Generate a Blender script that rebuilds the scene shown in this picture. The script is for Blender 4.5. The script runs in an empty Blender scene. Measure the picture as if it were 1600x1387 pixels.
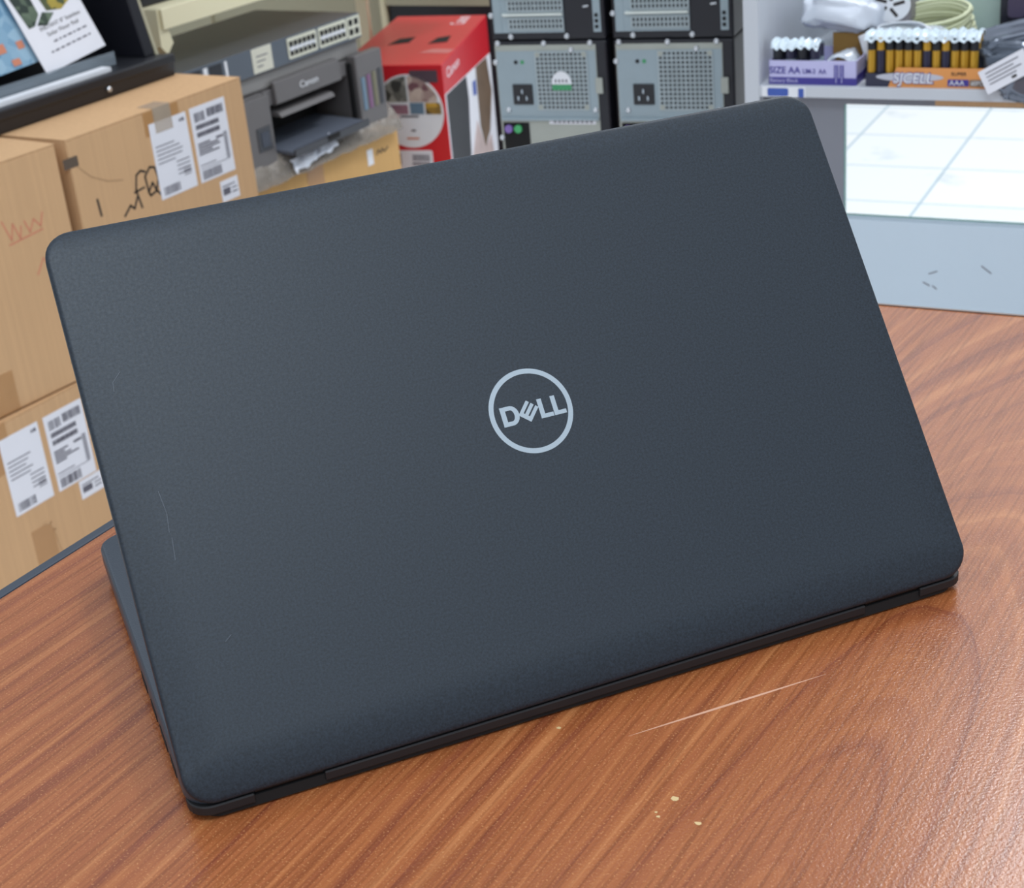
import bpy, math, random
from mathutils import Vector, Matrix, noise
R = math.radians
C = bpy.context.scene.collection
scene = bpy.context.scene

# ------------------------------------------------------------------ camera
cd = bpy.data.cameras.new('camera'); cam = bpy.data.objects.new('camera', cd); C.objects.link(cam)
r_ = Vector((0.85274382, 0.51518199, -0.08611332)); u_ = Vector((-0.15649779, 0.40928904, 0.89888315)); f_ = Vector((-0.49833365, 0.7530405, -0.42964354))
M = Matrix.Identity(4)
for i in range(3):
    M[i][0] = r_[i]; M[i][1] = u_[i]; M[i][2] = -f_[i]
M[0][3], M[1][3], M[2][3] = 0.28861168, -0.49874656, 1.15444422
cam.matrix_world = M
cd.sensor_width = 36; cd.sensor_fit = 'HORIZONTAL'; cd.lens = 2460.18 / 1600 * 36
cd.clip_start = .02
cd.dof.use_dof = True; cd.dof.focus_distance = .75; cd.dof.aperture_fstop = 24
scene.camera = cam

# ------------------------------------------------------------------ light and exposure
vs = scene.view_settings
vs.view_transform = 'Standard'; vs.look = 'None'; vs.gamma = 1; vs.use_curve_mapping = False; vs.exposure = -.08
w = bpy.data.worlds.new('world'); scene.world = w; w.use_nodes = True
bg = w.node_tree.nodes['Background']; bg.inputs[1].default_value = 1
_tc = w.node_tree.nodes.new('ShaderNodeTexCoord'); _sx = w.node_tree.nodes.new('ShaderNodeSeparateXYZ'); _cr = w.node_tree.nodes.new('ShaderNodeValToRGB')
w.node_tree.links.new(_tc.outputs['Generated'], _sx.inputs[0]); w.node_tree.links.new(_sx.outputs[2], _cr.inputs[0]); w.node_tree.links.new(_cr.outputs[0], bg.inputs[0])
_e = _cr.color_ramp.elements; _e[0].position = 0; _e[0].color = (.62, .64, .68, 1); _e[1].position = .55; _e[1].color = (.80, .88, .98, 1); _x = _e.new(.98); _x.color = (1.2, 1.28, 1.4, 1)
def area(name, loc, target, sx, sy, power, col=(1, .97, .93), spread=180):
    l = bpy.data.lights.new(name, 'AREA'); l.shape = 'RECTANGLE'; l.size = sx; l.size_y = sy; l.energy = power; l.color = col; l.spread = R(spread)
    o = bpy.data.objects.new(name, l); C.objects.link(o); o.location = loc
    o.rotation_euler = (Vector(target) - Vector(loc)).to_track_quat('-Z', 'Y').to_euler()
    return o
area('ceiling_panel_light', (.72, -.78, 2.78), (.72, -.78, 0), 1.0, .6, 33, (.80, .91, 1))
area('ceiling_panel_light', (-.12, 2.28, 2.78), (-.12, 2.28, 0), .5, .5, 32, (.95, .97, 1))
area('ceiling_panel_light', (-.9, 4.4, 2.78), (-.9, 4.4, 0), 2.4, 1.6, 24, (1, .98, .97))
area('front_fill_light', (1.2, -2.6, 2.3), (-.5, 1.2, .5), 1.6, 1.0, 9, (.97, .98, 1))  # added fill behind the camera, brightens the faces turned towards it

# ------------------------------------------------------------------ materials
def lin(c):
    return tuple((x / 12.92 if x <= .04045 else ((x + .055) / 1.055) ** 2.4) for x in (v / 255 for v in c)) + (1,)
def P(name, rgb, rough=.5, metal=0., var=.06, scale=40, bump=0., bscale=200, spec=.5, trans=0., alpha=1., coat=0.):
    m = bpy.data.materials.new(name); m.use_nodes = True
    nt = m.node_tree; b = nt.nodes['Principled BSDF']
    c = lin(rgb)
    tc = nt.nodes.new('ShaderNodeTexCoord'); n = nt.nodes.new('ShaderNodeTexNoise'); n.inputs['Scale'].default_value = scale; n.inputs['Detail'].default_value = 4
    nt.links.new(tc.outputs['Object'], n.inputs['Vector'])
    mx = nt.nodes.new('ShaderNodeMix'); mx.data_type = 'RGBA'
    mx.inputs[6].default_value = tuple(max(0, x * (1 - var)) for x in c[:3]) + (1,)
    mx.inputs[7].default_value = tuple(min(1, x * (1 + var)) for x in c[:3]) + (1,)
    nt.links.new(n.outputs['Fac'], mx.inputs[0]); nt.links.new(mx.outputs[2], b.inputs['Base Color'])
    b.inputs['Roughness'].default_value = rough; b.inputs['Metallic'].default_value = metal
    b.inputs['Specular IOR Level'].default_value = spec
    b.inputs['Transmission Weight'].default_value = trans; b.inputs['Alpha'].default_value = alpha
    b.inputs['Coat Weight'].default_value = coat
    if bump:
        n2 = nt.nodes.new('ShaderNodeTexNoise'); n2.inputs['Scale'].default_value = bscale; n2.inputs['Detail'].default_value = 3
        nt.links.new(tc.outputs['Object'], n2.inputs['Vector'])
        bp = nt.nodes.new('ShaderNodeBump'); bp.inputs['Strength'].default_value = bump; bp.inputs['Distance'].default_value = .001
        nt.links.new(n2.outputs['Fac'], bp.inputs['Height']); nt.links.new(bp.outputs['Normal'], b.inputs['Normal'])
    return m
def wood():
    m = bpy.data.materials.new('cherry_laminate'); m.use_nodes = True; nt = m.node_tree; L = nt.links.new; N = nt.nodes.new
    b = nt.nodes['Principled BSDF']
    tc = N('ShaderNodeTexCoord')
    # coordinates (x across the grain, y along it), centred on the growth-ring figure
    mp = N('ShaderNodeMapping'); mp.inputs['Location'].default_value = (-.106, .17, 0); L(tc.outputs['Object'], mp.inputs[0])
    # slow wander of the grain
    mw = N('ShaderNodeMapping'); mw.inputs['Scale'].default_value = (5, 1.6, 1); L(mp.outputs[0], mw.inputs[0])
    nw = N('ShaderNodeTexNoise'); nw.inputs['Scale'].default_value = 1.6; nw.inputs['Detail'].default_value = 2; L(mw.outputs[0], nw.inputs[0])
    sx = N('ShaderNodeSeparateXYZ'); L(mp.outputs[0], sx.inputs[0])
    def math_(op, a, c=None, v=None):
        q = N('ShaderNodeMath'); q.operation = op
        for i, t in enumerate((a, c)):
            if t is None: continue
            if isinstance(t, (int, float)): q.inputs[i].default_value = t
            else: L(t, q.inputs[i])
        return q.outputs[0]
    yy = math_('MULTIPLY', sx.outputs[1], .17)
    rr = math_('SQRT', math_('ADD', math_('MULTIPLY', sx.outputs[0], sx.outputs[0]), math_('MULTIPLY', yy, yy)))
    rr = math_('ADD', rr, math_('MULTIPLY', math_('SUBTRACT', nw.outputs[0], .5), .030))
    # fine wander
    mf = N('ShaderNodeMapping'); mf.inputs['Scale'].default_value = (40, 5, 1); L(mp.outputs[0], mf.inputs[0])
    nf = N('ShaderNodeTexNoise'); nf.inputs['Scale'].default_value = 1; nf.inputs['Detail'].default_value = 3; L(mf.outputs[0], nf.inputs[0])
    rr = math_('ADD', rr, math_('MULTIPLY', nf.outputs[0], .006))
    # ring bands
    cb = N('ShaderNodeCombineXYZ'); L(rr, cb.inputs[0])
    nb = N('ShaderNodeTexNoise'); nb.noise_dimensions = '1D'; nb.inputs['Scale'].default_value = 110; nb.inputs['Detail'].default_value = 5; nb.inputs['Roughness'].default_value = .62
    L(rr, nb.inputs['W'])
    # pores: fine streaks along the grain
    ms = N('ShaderNodeMapping'); ms.inputs['Scale'].default_value = (620, 16, 1); L(mp.outputs[0], ms.inputs[0])
    ns = N('ShaderNodeTexNoise'); ns.inputs['Scale'].default_value = 1; ns.inputs['Detail'].default_value = 2; L(ms.outputs[0], ns.inputs[0])
    cr = N('ShaderNodeValToRGB'); e = cr.color_ramp.elements
    e[0].position = .30; e[0].color = lin((124, 66, 42)); e[1].position = .70; e[1].color = lin((168, 106, 64))
    x = e.new(.40); x.color = lin((144, 82, 48)); x = e.new(.58); x.color = lin((154, 91, 52))
    L(nb.outputs[0], cr.inputs[0])
    mx = N('ShaderNodeMix'); mx.data_type = 'RGBA'; mx.blend_type = 'MULTIPLY'; mx.inputs[0].default_value = .55
    sr = N('ShaderNodeValToRGB'); sr.color_ramp.elements[0].position = .34; sr.color_ramp.elements[0].color = (.50, .42, .36, 1); sr.color_ramp.elements[1].position = .56; sr.color_ramp.elements[1].color = (1, 1, 1, 1)
    L(ns.outputs[0], sr.inputs[0]); L(cr.outputs[0], mx.inputs[6]); L(sr.outputs[0], mx.inputs[7])
    # worn pale specks of dust
    nd = N('ShaderNodeTexNoise'); nd.inputs['Scale'].default_value = 1000; nd.inputs['Detail'].default_value = 1; L(tc.outputs['Object'], nd.inputs[0])
    dr = N('ShaderNodeValToRGB'); dr.color_ramp.elements[0].position = .60; dr.color_ramp.elements[0].color = (0, 0, 0, 1); dr.color_ramp.elements[1].position = .74; dr.color_ramp.elements[1].color = (.34, .34, .34, 1)
    L(nd.outputs[0], dr.inputs[0])
    mx2 = N('ShaderNodeMix'); mx2.data_type = 'RGBA'; mx2.inputs[7].default_value = lin((225, 165, 110)); L(dr.outputs[0], mx2.inputs[0]); L(mx.outputs[2], mx2.inputs[6])
    L(mx2.outputs[2], b.inputs['Base Color'])
    b.inputs['Roughness'].default_value = .22; b.inputs['Specular IOR Level'].default_value = .36
    # orange-peel of the varnish
    no = N('ShaderNodeTexNoise'); no.inputs['Scale'].default_value = 850; no.inputs['Detail'].default_value = 2; L(tc.outputs['Object'], no.inputs[0])
    bp = N('ShaderNodeBump'); bp.inputs['Strength'].default_value = .4; bp.inputs['Distance'].default_value = .0003
    L(no.outputs[0], bp.inputs['Height']); L(bp.outputs[0], b.inputs['Normal'])
    return m
def lidmat():
    m = P('graphite_coating', (44, 51, 60), .46, 0, .22, 1100, .03, 1500, .36)
    nt = m.node_tree; L = nt.links.new; b = nt.nodes['Principled BSDF']
    # tiny metallic flecks
    tc = nt.nodes.new('ShaderNodeTexCoord'); n = nt.nodes.new('ShaderNodeTexNoise'); n.inputs['Scale'].default_value = 700; n.inputs['Detail'].default_value = 2
    L(tc.outputs['Object'], n.inputs[0])
    cr = nt.nodes.new('ShaderNodeValToRGB'); cr.color_ramp.elements[0].position = .35; cr.color_ramp.elements[0].color = lin((20, 28, 35)); cr.color_ramp.elements[1].position = .78; cr.color_ramp.elements[1].color = lin((42, 53, 65))
    n3 = nt.nodes.new('ShaderNodeTexNoise'); n3.inputs['Scale'].default_value = 900; n3.inputs['Detail'].default_value = 5; n3.inputs['Roughness'].default_value = .75; L(tc.outputs['Object'], n3.inputs[0]); L(n3.outputs[0], cr.inputs[0]); L(cr.outputs[0], b.inputs['Base Color'])
    r = nt.nodes.new('ShaderNodeMapRange'); r.inputs[1].default_value = .35; r.inputs[2].default_value = .75; r.inputs[3].default_value = .50; r.inputs[4].default_value = .44
    L(n.outputs[0], r.inputs[0]); L(r.outputs[0], b.inputs['Roughness'])
    return m
def tiles():
    m = bpy.data.materials.new('floor_tiles'); m.use_nodes = True; nt = m.node_tree; L = nt.links.new
    b = nt.nodes['Principled BSDF']; tc = nt.nodes.new('ShaderNodeTexCoord')
    br = nt.nodes.new('ShaderNodeTexBrick'); br.offset = 0; br.inputs['Scale'].default_value = 1
    br.inputs['Brick Width'].default_value = .286; br.inputs['Row Height'].default_value = .286; br.inputs['Mortar Size'].default_value = .0035; br.inputs['Mortar Smooth'].default_value = .2
    br.inputs['Color1'].default_value = lin((248, 248, 248)); br.inputs['Color2'].default_value = lin((242, 246, 248)); br.inputs['Mortar'].default_value = lin((176, 196, 206))
    L(tc.outputs['Object'], br.inputs[0])
    n = nt.nodes.new('ShaderNodeTexNoise'); n.inputs['Scale'].default_value = 5; n.inputs['Detail'].default_value = 5; L(tc.outputs['Object'], n.inputs[0])
    rp = nt.nodes.new('ShaderNodeValToRGB'); rp.color_ramp.elements[0].position = .60; rp.color_ramp.elements[0].color = (1, 1, 1, 1); rp.color_ramp.elements[1].position = .78; rp.color_ramp.elements[1].color = lin((190, 205, 212))
    L(n.outputs[0], rp.inputs[0])
    mx = nt.nodes.new('ShaderNodeMix'); mx.data_type = 'RGBA'; mx.blend_type = 'MULTIPLY'; mx.inputs[0].default_value = 1
    L(br.outputs[0], mx.inputs[6]); L(rp.outputs[0], mx.inputs[7]); L(mx.outputs[2], b.inputs['Base Color'])
    b.inputs['Roughness'].default_value = .3
    return m
def cardboard(name, rgb):
    m = P(name, rgb, .85, 0, .05, 6, .15, 60, .2)
    nt = m.node_tree; L = nt.links.new; b = nt.nodes['Principled BSDF']
    tc = nt.nodes.new('ShaderNodeTexCoord'); mp = nt.nodes.new('ShaderNodeMapping'); mp.inputs['Scale'].default_value = (160, 160, 2); L(tc.outputs['Object'], mp.inputs[0])
    n = nt.nodes.new('ShaderNodeTexNoise'); n.inputs['Scale'].default_value = 1; L(mp.outputs[0], n.inputs[0])
    mx = nt.nodes.new('ShaderNodeMix'); mx.data_type = 'RGBA'; mx.blend_type = 'MULTIPLY'; mx.inputs[0].default_value = .18
    src = b.inputs['Base Color'].links[0].from_socket
    L(src, mx.inputs[6]); L(n.outputs[0], mx.inputs[7]); L(mx.outputs[2], b.inputs['Base Color'])
    return m
m_wood = wood(); m_lid = lidmat(); m_tile = tiles()
m_card = cardboard('cardboard', (208, 168, 126)); m_card2 = cardboard('cardboard_amber', (212, 170, 112))
m_tape = P('packing_tape', (176, 132, 86), .3, 0, .1, 20)
m_label = P('label_paper', (226, 226, 232), .5, 0, .03, 30)
m_print = P('print_ink', (96, 94, 104), .6)
m_ink = P('marker_ink', (42, 36, 34), .6); m_redink = P('red_marker', (200, 128, 100), .7)
m_black = P('black_plastic', (30, 31, 36), .42, 0, .1, 60); m_blackmetal = P('black_steel', (24, 25, 33), .42, 0, .1, 30)
m_dark = P('dark_void', (9, 9, 11), .8)
m_rear = P('rear_plastic', (22, 22, 25), .55)
m_base = P('base_plastic', (58, 66, 76), .42, 0, .08, 800, .15, 1200)
m_hinge = P('hinge_black', (14, 14, 16), .45)
m_edge = P('table_edging', (50, 58, 70), .4)
m_logo = P('brushed_logo', (150, 163, 172), .45, .1, .04, 400)
m_screen = P('screen_glass', (8, 8, 10), .12)
m_key = P('key_plastic', (22, 22, 25), .5)
m_zinc = P('zinc_plate', (150, 165, 172), .45, .1, .08, 30)
m_zinc2 = P('zinc_plate_warm', (166, 170, 162), .45, .1, .08, 30)
m_mesh = P('grille_steel', (168, 180, 184), .45, .1)
m_bar = P('slot_bar_steel', (222, 228, 222), .35, .1)
m_screw = P('screw_head', (205, 208, 212), .25, .7)
m_cream = P('cream_paint', (222, 214, 180), .45, 0, .03, 5); m_creamd = P('cream_panel', (168, 163, 138), .5, 0, .04, 4)
m_prn = P('printer_grey', (100, 97, 97), .45, 0, .05, 20); m_prnd = P('printer_dark', (56, 58, 64), .4); m_prnl = P('printer_lid', (136, 134, 132), .4)
m_switch = P('switch_grey', (86, 94, 104), .42, .2, .05, 20)
m_switcht = P('switch_top', (88, 90, 94), .36, .3, .05, 10)
m_port = P('port_cream', (208, 208, 190), .45); m_white = P('white_plastic', (228, 230, 234), .4)
m_red = P('red_card', (206, 34, 46), .32, 0, .04, 8); m_pink = P('text_white', (240, 228, 232), .5)
m_cyan = P('cyan_ink', (98, 124, 144), .3); m_mag = P('magenta_ink', (120, 78, 116), .3); m_yel = P('yellow_ink', (112, 108, 84), .3)
m_photo1 = P('photo_dark', (26, 30, 38), .5); m_photo2 = P('photo_brown', (112, 92, 74), .4, 0, .5, 24); m_photo3 = P('photo_skin', (196, 176, 172), .4, 0, .25, 20)
m_blue = P('blue_print', (60, 88, 168), .4); m_green = P('green_print', (66, 150, 100), .4); m_purple = P('purple_plastic', (130, 104, 176), .4); m_greenp = P('green_plastic', (70, 168, 104), .4)
m_laminate = P('white_laminate', (196, 200, 206), .45, 0, .03, 6); m_laminate2 = P('blue_white_board', (196, 211, 222), .38, 0, .04, 5)
m_grey = P('grey_board', (128, 130, 138), .6, 0, .05, 5)
m_lav = P('lavender_card', (190, 188, 226), .45); m_indigo = P('indigo_print', (66, 58, 142), .45)
m_orange = P('orange_card', (222, 150, 84), .45); m_gold = P('gold_sleeve', (196, 152, 50), .3, .35); m_batb = P('black_sleeve', (40, 42, 66), .3); m_steel = P('battery_cap', (190, 200, 208), .25, .8)
m_bag = P('clear_polythene', (222, 230, 238), .16, 0, .05, 30, .5, 60, .6, 0, .55); m_bagw = P('white_polythene', (208, 214, 224), .3, 0, .06, 30, .5, 80)
m_wrap = P('shrink_film', (222, 236, 244), .12, 0, .05, 40, .3, 120, .7, 0, .85)
m_anti = P('antistatic_foil', (118, 124, 136), .22, .55, .25, 26, .6, 60)
m_cable = P('beige_cable', (204, 208, 172), .45); m_cablew = P('white_cable', (206, 210, 216), .4)
m_clear = P('clear_acrylic', (150, 162, 172), .15, 0, .05, 10, 0, 1, .6, 0, .45)
m_glassedge = P('glass_edge', (130, 176, 168), .2)
m_wall = P('wall_paint', (170, 172, 170), .7, 0, .04, 3); m_plinth = P('plinth_grey', (90, 92, 96), .6)
m_purpled = P('plum_plastic', (74, 66, 88), .35)
g = bpy.data.materials.new('window_glass'); g.use_nodes = True
gb = g.node_tree.nodes['Principled BSDF']; gb.inputs['Base Color'].default_value = (.98, 1, .995, 1); gb.inputs['Roughness'].default_value = 0.0; gb.inputs['Transmission Weight'].default_value = 1; gb.inputs['IOR'].default_value = 1.05
m_glass = g
def brochure_mat(name, c1, c2, sc):
    m = P(name, c1, .3); nt = m.node_tree; b = nt.nodes['Principled BSDF']
    tc = nt.nodes.new('ShaderNodeTexCoord'); v = nt.nodes.new('ShaderNodeTexVoronoi'); v.inputs['Scale'].default_value = sc
    nt.links.new(tc.outputs['Object'], v.inputs[0])
    mx = nt.nodes.new('ShaderNodeMix'); mx.data_type = 'RGBA'; mx.inputs[6].default_value = lin(c1); mx.inputs[7].default_value = lin(c2)
    rp = nt.nodes.new('ShaderNodeValToRGB'); rp.color_ramp.elements[0].position = .3; rp.color_ramp.elements[1].position = .7
    nt.links.new(v.outputs['Color'], rp.inputs[0]); nt.links.new(rp.outputs[0], mx.inputs[0]); nt.links.new(mx.outputs[2], b.inputs['Base Color'])
    return m
m_bro = brochure_mat('blue_brochure', (150, 182, 202), (104, 146, 176), 50)
m_bph = brochure_mat('green_photo', (96, 112, 92), (38, 52, 44), 60); m_byel = brochure_mat('yellow_photo', (170, 150, 60), (70, 80, 50), 70)

# ------------------------------------------------------------------ mesh helpers
class MB:
    def __init__(s): s.v = []; s.f = []; s.mi = []; s.mats = []
    def _m(s, m):
        if m not in s.mats: s.mats.append(m)
        return s.mats.index(m)
    def add(s, vs_, fs, m):
        k = len(s.v); s.v += [tuple(v) for v in vs_]; i = s._m(m)
        for f in fs: s.f.append(tuple(k + a for a in f)); s.mi.append(i)
    def box(s, x0, x1, y0, y1, z0, z1, m):
        s.add([(x0, y0, z0), (x1, y0, z0), (x1, y1, z0), (x0, y1, z0), (x0, y0, z1), (x1, y0, z1), (x1, y1, z1), (x0, y1, z1)],
              [(0, 3, 2, 1), (4, 5, 6, 7), (0, 1, 5, 4), (1, 2, 6, 5), (2, 3, 7, 6), (3, 0, 4, 7)], m)
    def prism(s, pts, a0, a1, m, axis='y'):
        n = len(pts)
        ar = sum(pts[i][0] * pts[(i + 1) % n][1] - pts[(i + 1) % n][0] * pts[i][1] for i in range(n))
        if ar < 0: pts = pts[::-1]
        mk = {'y': lambda p, a: (p[0], a, p[1]), 'z': lambda p, a: (p[0], p[1], a), 'x': lambda p, a: (a, p[0], p[1])}[axis]
        v = [mk(p, a0) for p in pts] + [mk(p, a1) for p in pts]
        A = tuple(range(n)); B = tuple(range(2 * n - 1, n - 1, -1))
        fs = [A, B] + [(i, i + n, (i + 1) % n + n, (i + 1) % n) for i in range(n)]
        if axis != 'y': fs = [tuple(reversed(f)) for f in fs]
        s.add(v, fs, m)
    def tube(s, pts, r, m, n=8, closed=False):
        pts = [Vector(p) for p in pts]; k = len(pts); vs_ = []
        for i, p in enumerate(pts):
            a = pts[(i - 1) % k] if (closed or i > 0) else p; b = pts[(i + 1) % k] if (closed or i < k - 1) else p
            t = (b - a).normalized(); h = Vector((0, 0, 1)) if abs(t.z) < .9 else Vector((1, 0, 0))
            x = t.cross(h).normalized(); y = t.cross(x)
            for j in range(n):
                an = 2 * math.pi * j / n; vs_.append(p + x * (r * math.cos(an)) + y * (r * math.sin(an)))
        fs = []
        for i in range(k if closed else k - 1):
            for j in range(n):
                i2 = (i + 1) % k; fs.append((i * n + j, i * n + (j + 1) % n, i2 * n + (j + 1) % n, i2 * n + j))
        if not closed: fs += [tuple(range(n - 1, -1, -1)), tuple((k - 1) * n + j for j in range(n))]
        s.add(vs_, fs, m)
    def lathe(s, prof, c, m, n=20, axis='z'):
        vs_ = []
        for rr, h in prof:
            for j in range(n):
                a = 2 * math.pi * j / n; x, y = rr * math.cos(a), rr * math.sin(a)
                vs_.append((c[0] + x, c[1] + y, c[2] + h) if axis == 'z' else (c[0] + x, c[1] + h, c[2] + y))
        k = len(prof)
        fs = [(i * n + j, i * n + (j + 1) % n, (i + 1) * n + (j + 1) % n, (i + 1) * n + j) for i in range(k - 1) for j in range(n)]
        fs += [tuple(range(n - 1, -1, -1)), tuple((k - 1) * n + j for j in range(n))]
        if axis != 'z': fs = [tuple(reversed(f)) for f in fs]
        s.add(vs_, fs, m)
    def ribbon(s, pts, wd, y, m):
        for a, b in zip(pts, pts[1:]):
            d = Vector((b[0] - a[0], b[1] - a[1])); 
            if d.length < 1e-6: continue
            d.normalize(); n_ = Vector((-d.y, d.x)) * wd / 2; e = d * wd * .3
            q = [(a[0] + n_.x - e.x, a[1] + n_.y - e.y), (a[0] - n_.x - e.x, a[1] - n_.y - e.y), (b[0] - n_.x + e.x, b[1] - n_.y + e.y), (b[0] + n_.x + e.x, b[1] + n_.y + e.y)]
            s.prism(q, y - .0003, y, m)
    def build(s, name, parent=None, loc=(0, 0, 0), rot=(0, 0, 0), bevel=0, seg=2, smooth=False):
        me = bpy.data.meshes.new(name); me.from_pydata(s.v, [], s.f); me.polygons.foreach_set('material_index', s.mi)
        for m in s.mats: me.materials.append(m)
        if smooth: me.polygons.foreach_set('use_smooth', [True] * len(s.f))
        me.update()
        o = bpy.data.objects.new(name, me); C.objects.link(o); o.location = loc; o.rotation_euler = rot
        if parent: o.parent = parent
        if bevel:
            b = o.modifiers.new('bevel', 'BEVEL'); b.width = bevel; b.segments = seg; b.limit_method = 'ANGLE'; b.angle_limit = R(40)
        return o
def box(name, x0, x1, y0, y1, z0, z1, m, parent=None, bevel=0, **k):
    q = MB(); q.box(x0, x1, y0, y1, z0, z1, m); return q.build(name, parent, bevel=bevel, **k)
def tag(o, label=None, cat=None, group=None, kind=None):
    if label: o['label'] = label
    if cat: o['category'] = cat
    if group: o['group'] = group
    if kind: o['kind'] = kind
    return o
def thing(name, label, cat, loc=(0, 0, 0), yaw=0, group=None):
    o = bpy.data.objects.new(name, None); C.objects.link(o); o.location = loc; o.rotation_euler = (0, 0, R(yaw)); o.empty_display_size = .05
    return tag(o, label, cat, group)
def text(name, s, size, m, parent, x, y, z, w=None, rotz=0, lie=False, th=.0004, shear=0, tilt=None, bold=0, extra=None):
    c = bpy.data.curves.new(name, 'FONT'); c.body = s; c.size = size; c.extrude = th / 2; c.shear = shear; c.offset = bold
    t = bpy.data.objects.new(name, c); C.objects.link(t)
    dg = bpy.context.evaluated_depsgraph_get(); me = bpy.data.meshes.new_from_object(t.evaluated_get(dg)); bpy.data.objects.remove(t)
    xs = [v.co.x for v in me.vertices]
    if xs and w:
        k = w / (max(xs) - min(xs)); x0 = min(xs)
        for v in me.vertices: v.co.x = (v.co.x - x0) * k
    me.materials.clear(); me.materials.append(m)
    o = bpy.data.objects.new(name, me); C.objects.link(o); o.location = (x, y, z)
    o.rotation_euler = (0 if lie else R(90), 0, rotz) if tilt is None else tilt
    o.parent = parent; return o

def frame(ox, oy, yaw):
    a = R(yaw); c, s = math.cos(a), math.sin(a)
    return lambda x, y, z=0: (ox + x * c - y * s, oy + x * s + y * c, z)

# ------------------------------------------------------------------ setting
fl = MB(); fl.box(-5, 5, -6, 5, -.05, 0, m_tile)
o = fl.build('floor', loc=(-.844, 3.268, 0), rot=(0, 0, R(5.4))); tag(o, kind='structure')
o = box('wall_left', -4.2, -4.1, -2, 6, 0, 2.8, m_wall); tag(o, kind='structure')
o = box('wall_back', -4.2, 3, 6, 6.1, 0, 2.8, m_wall); tag(o, kind='structure')

# ------------------------------------------------------------------ table
tb = thing('desk', 'reddish brown wood grain desk with black edging carrying the laptop', 'desk', (0, 0, 0))
q = MB(); q.prism([(-.3385, -.95), (1.1, -.95), (1.1, .603), (-.3385, .4665)], .715, .75, m_wood, 'z'); q.build('desktop', tb)
q = MB(); q.prism([(-.346, -.955), (-.3385, -.955), (-.3385, .4665), (-.346, .4735)], .712, .7508, m_edge, 'z'); q.build('edge_strip', tb, bevel=.0015)['label'] = 'black edge strip'
q = MB(); q.prism([(-.3385, .4685), (-.3385, .4665), (1.1, .603), (1.1, .605)], .712, .7508, P('far_edging', (120, 104, 96), .4), 'z'); q.build('edge_strip', tb)['label'] = 'thin greyish brown far edge strip'
box('side_panel', -.31, -.285, -.9, .42, 0, .715, m_wood, tb); box('side_panel', 1.03, 1.055, -.9, .50, 0, .715, m_wood, tb); box('modesty_panel', -.285, 1.03, .36, .38, .1, .715, m_wood, tb)
q = MB()   # streak of reflected light painted as a pale line, and flecks of paint on the top
import bisect
random.seed(3)
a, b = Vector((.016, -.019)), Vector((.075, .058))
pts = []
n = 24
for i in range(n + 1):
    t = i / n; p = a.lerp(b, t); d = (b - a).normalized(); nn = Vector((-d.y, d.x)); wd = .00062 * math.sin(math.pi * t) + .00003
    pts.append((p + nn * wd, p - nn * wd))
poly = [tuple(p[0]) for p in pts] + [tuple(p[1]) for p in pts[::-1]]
q.prism(poly, .7500, .75012, P('light_streak', (196, 150, 124), .3), 'z')
q.build('scuff_or_light_streak', tb)['label'] = 'pale thin streak of reflected light, painted on'
q = MB(); m_fl = P('paint_fleck', (196, 168, 120), .5)
for cx, cy, rr in [(-.014, -.026, .0012), (.052, -.048, .0018), (.067, -.058, .0015), (.051, -.061, .0008), (.049, -.059, .0007), (-.19, -.19, .0007), (.15, .11, .0008)]:
    q = MB(); q.prism([(cx + rr * random.uniform(.6, 1.2) * math.cos(k * math.pi / 4), cy + rr * random.uniform(.5, 1) * math.sin(k * math.pi / 4)) for k in range(8)], .75, .75015, m_fl, 'z'); q.build('paint_fleck', tb)['label'] = 'tiny pale paint fleck'

# ------------------------------------------------------------------ laptop
LEAN = R(36.57); W = .376; H = .2507
lp = thing('laptop', 'dark graphite laptop half open on the desk, seen from its lid side', 'laptop', (0, 0, .75), 53)
def rrect(x0, x1, z0, z1, r, n=8):
    out = []
    for cx, cz, a0 in ((x1 - r, z1 - r, 0), (x0 + r, z1 - r, 90), (x0 + r, z0 + r, 180), (x1 - r, z0 + r, 270)):
        for i in range(n + 1):
            a = R(a0 + 90 * i / n); out.append((cx + r * math.cos(a), cz + r * math.sin(a)))
    return out
def lidsag(z):   # the back of the lid rolls over towards the hinge
    t = max(0, (.021 - z) / .021); k = max(0, (z - H + .013) / .013); return .0040 * t * t + .0018 * k * k
lid = bpy.data.objects.new('lid', None)
q = MB()
loops = []
for ins, dep in [(0, .0062), (0, .0016), (.0002, .0009), (.0006, .0004), (.0012, .0001), (.002, 0), (.004, 0), (.006, 0), (.008, 0), (.010, 0), (.0125, 0), (.015, 0), (.018, 0), (.0215, 0), (.026, 0)]:
    loops.append([(x, min(.0058, dep + lidsag(z)) if dep < .005 else dep, z) for x, z in rrect(-W / 2 + ins, W / 2 - ins, ins, H - ins, max(.0125 - ins * .6, .003))])
n = len(loops[0]); vs_ = [v for l in loops for v in l]
fs = [(i * n + j, (i + 1) * n + j, (i + 1) * n + (j + 1) % n, i * n + (j + 1) % n) for i in range(len(loops) - 1) for j in range(n)]
fs.append(tuple((len(loops) - 1) * n + j for j in range(n - 1, -1, -1))); fs.append(tuple(range(n)))
fs = [tuple(reversed(f)) for f in fs]
q.add(vs_, fs, m_lid)
lid = q.build('lid', lp, loc=(0, 0, .012), rot=(-LEAN, 0, 0), smooth=True)
es = lid.modifiers.new('es', 'EDGE_SPLIT'); es.split_angle = R(50)
q = MB(); q.prism(rrect(-W / 2 + .0008, W / 2 - .0008, .0008, H - .0008, .012), .0062, .0072, m_black); q.build('screen_bezel', lid)
q = MB(); q.prism(rrect(-W / 2 + .008, W / 2 - .008, .022, H - .01, .002), .0072, .0074, m_screen); q.build('screen', lid)
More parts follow.
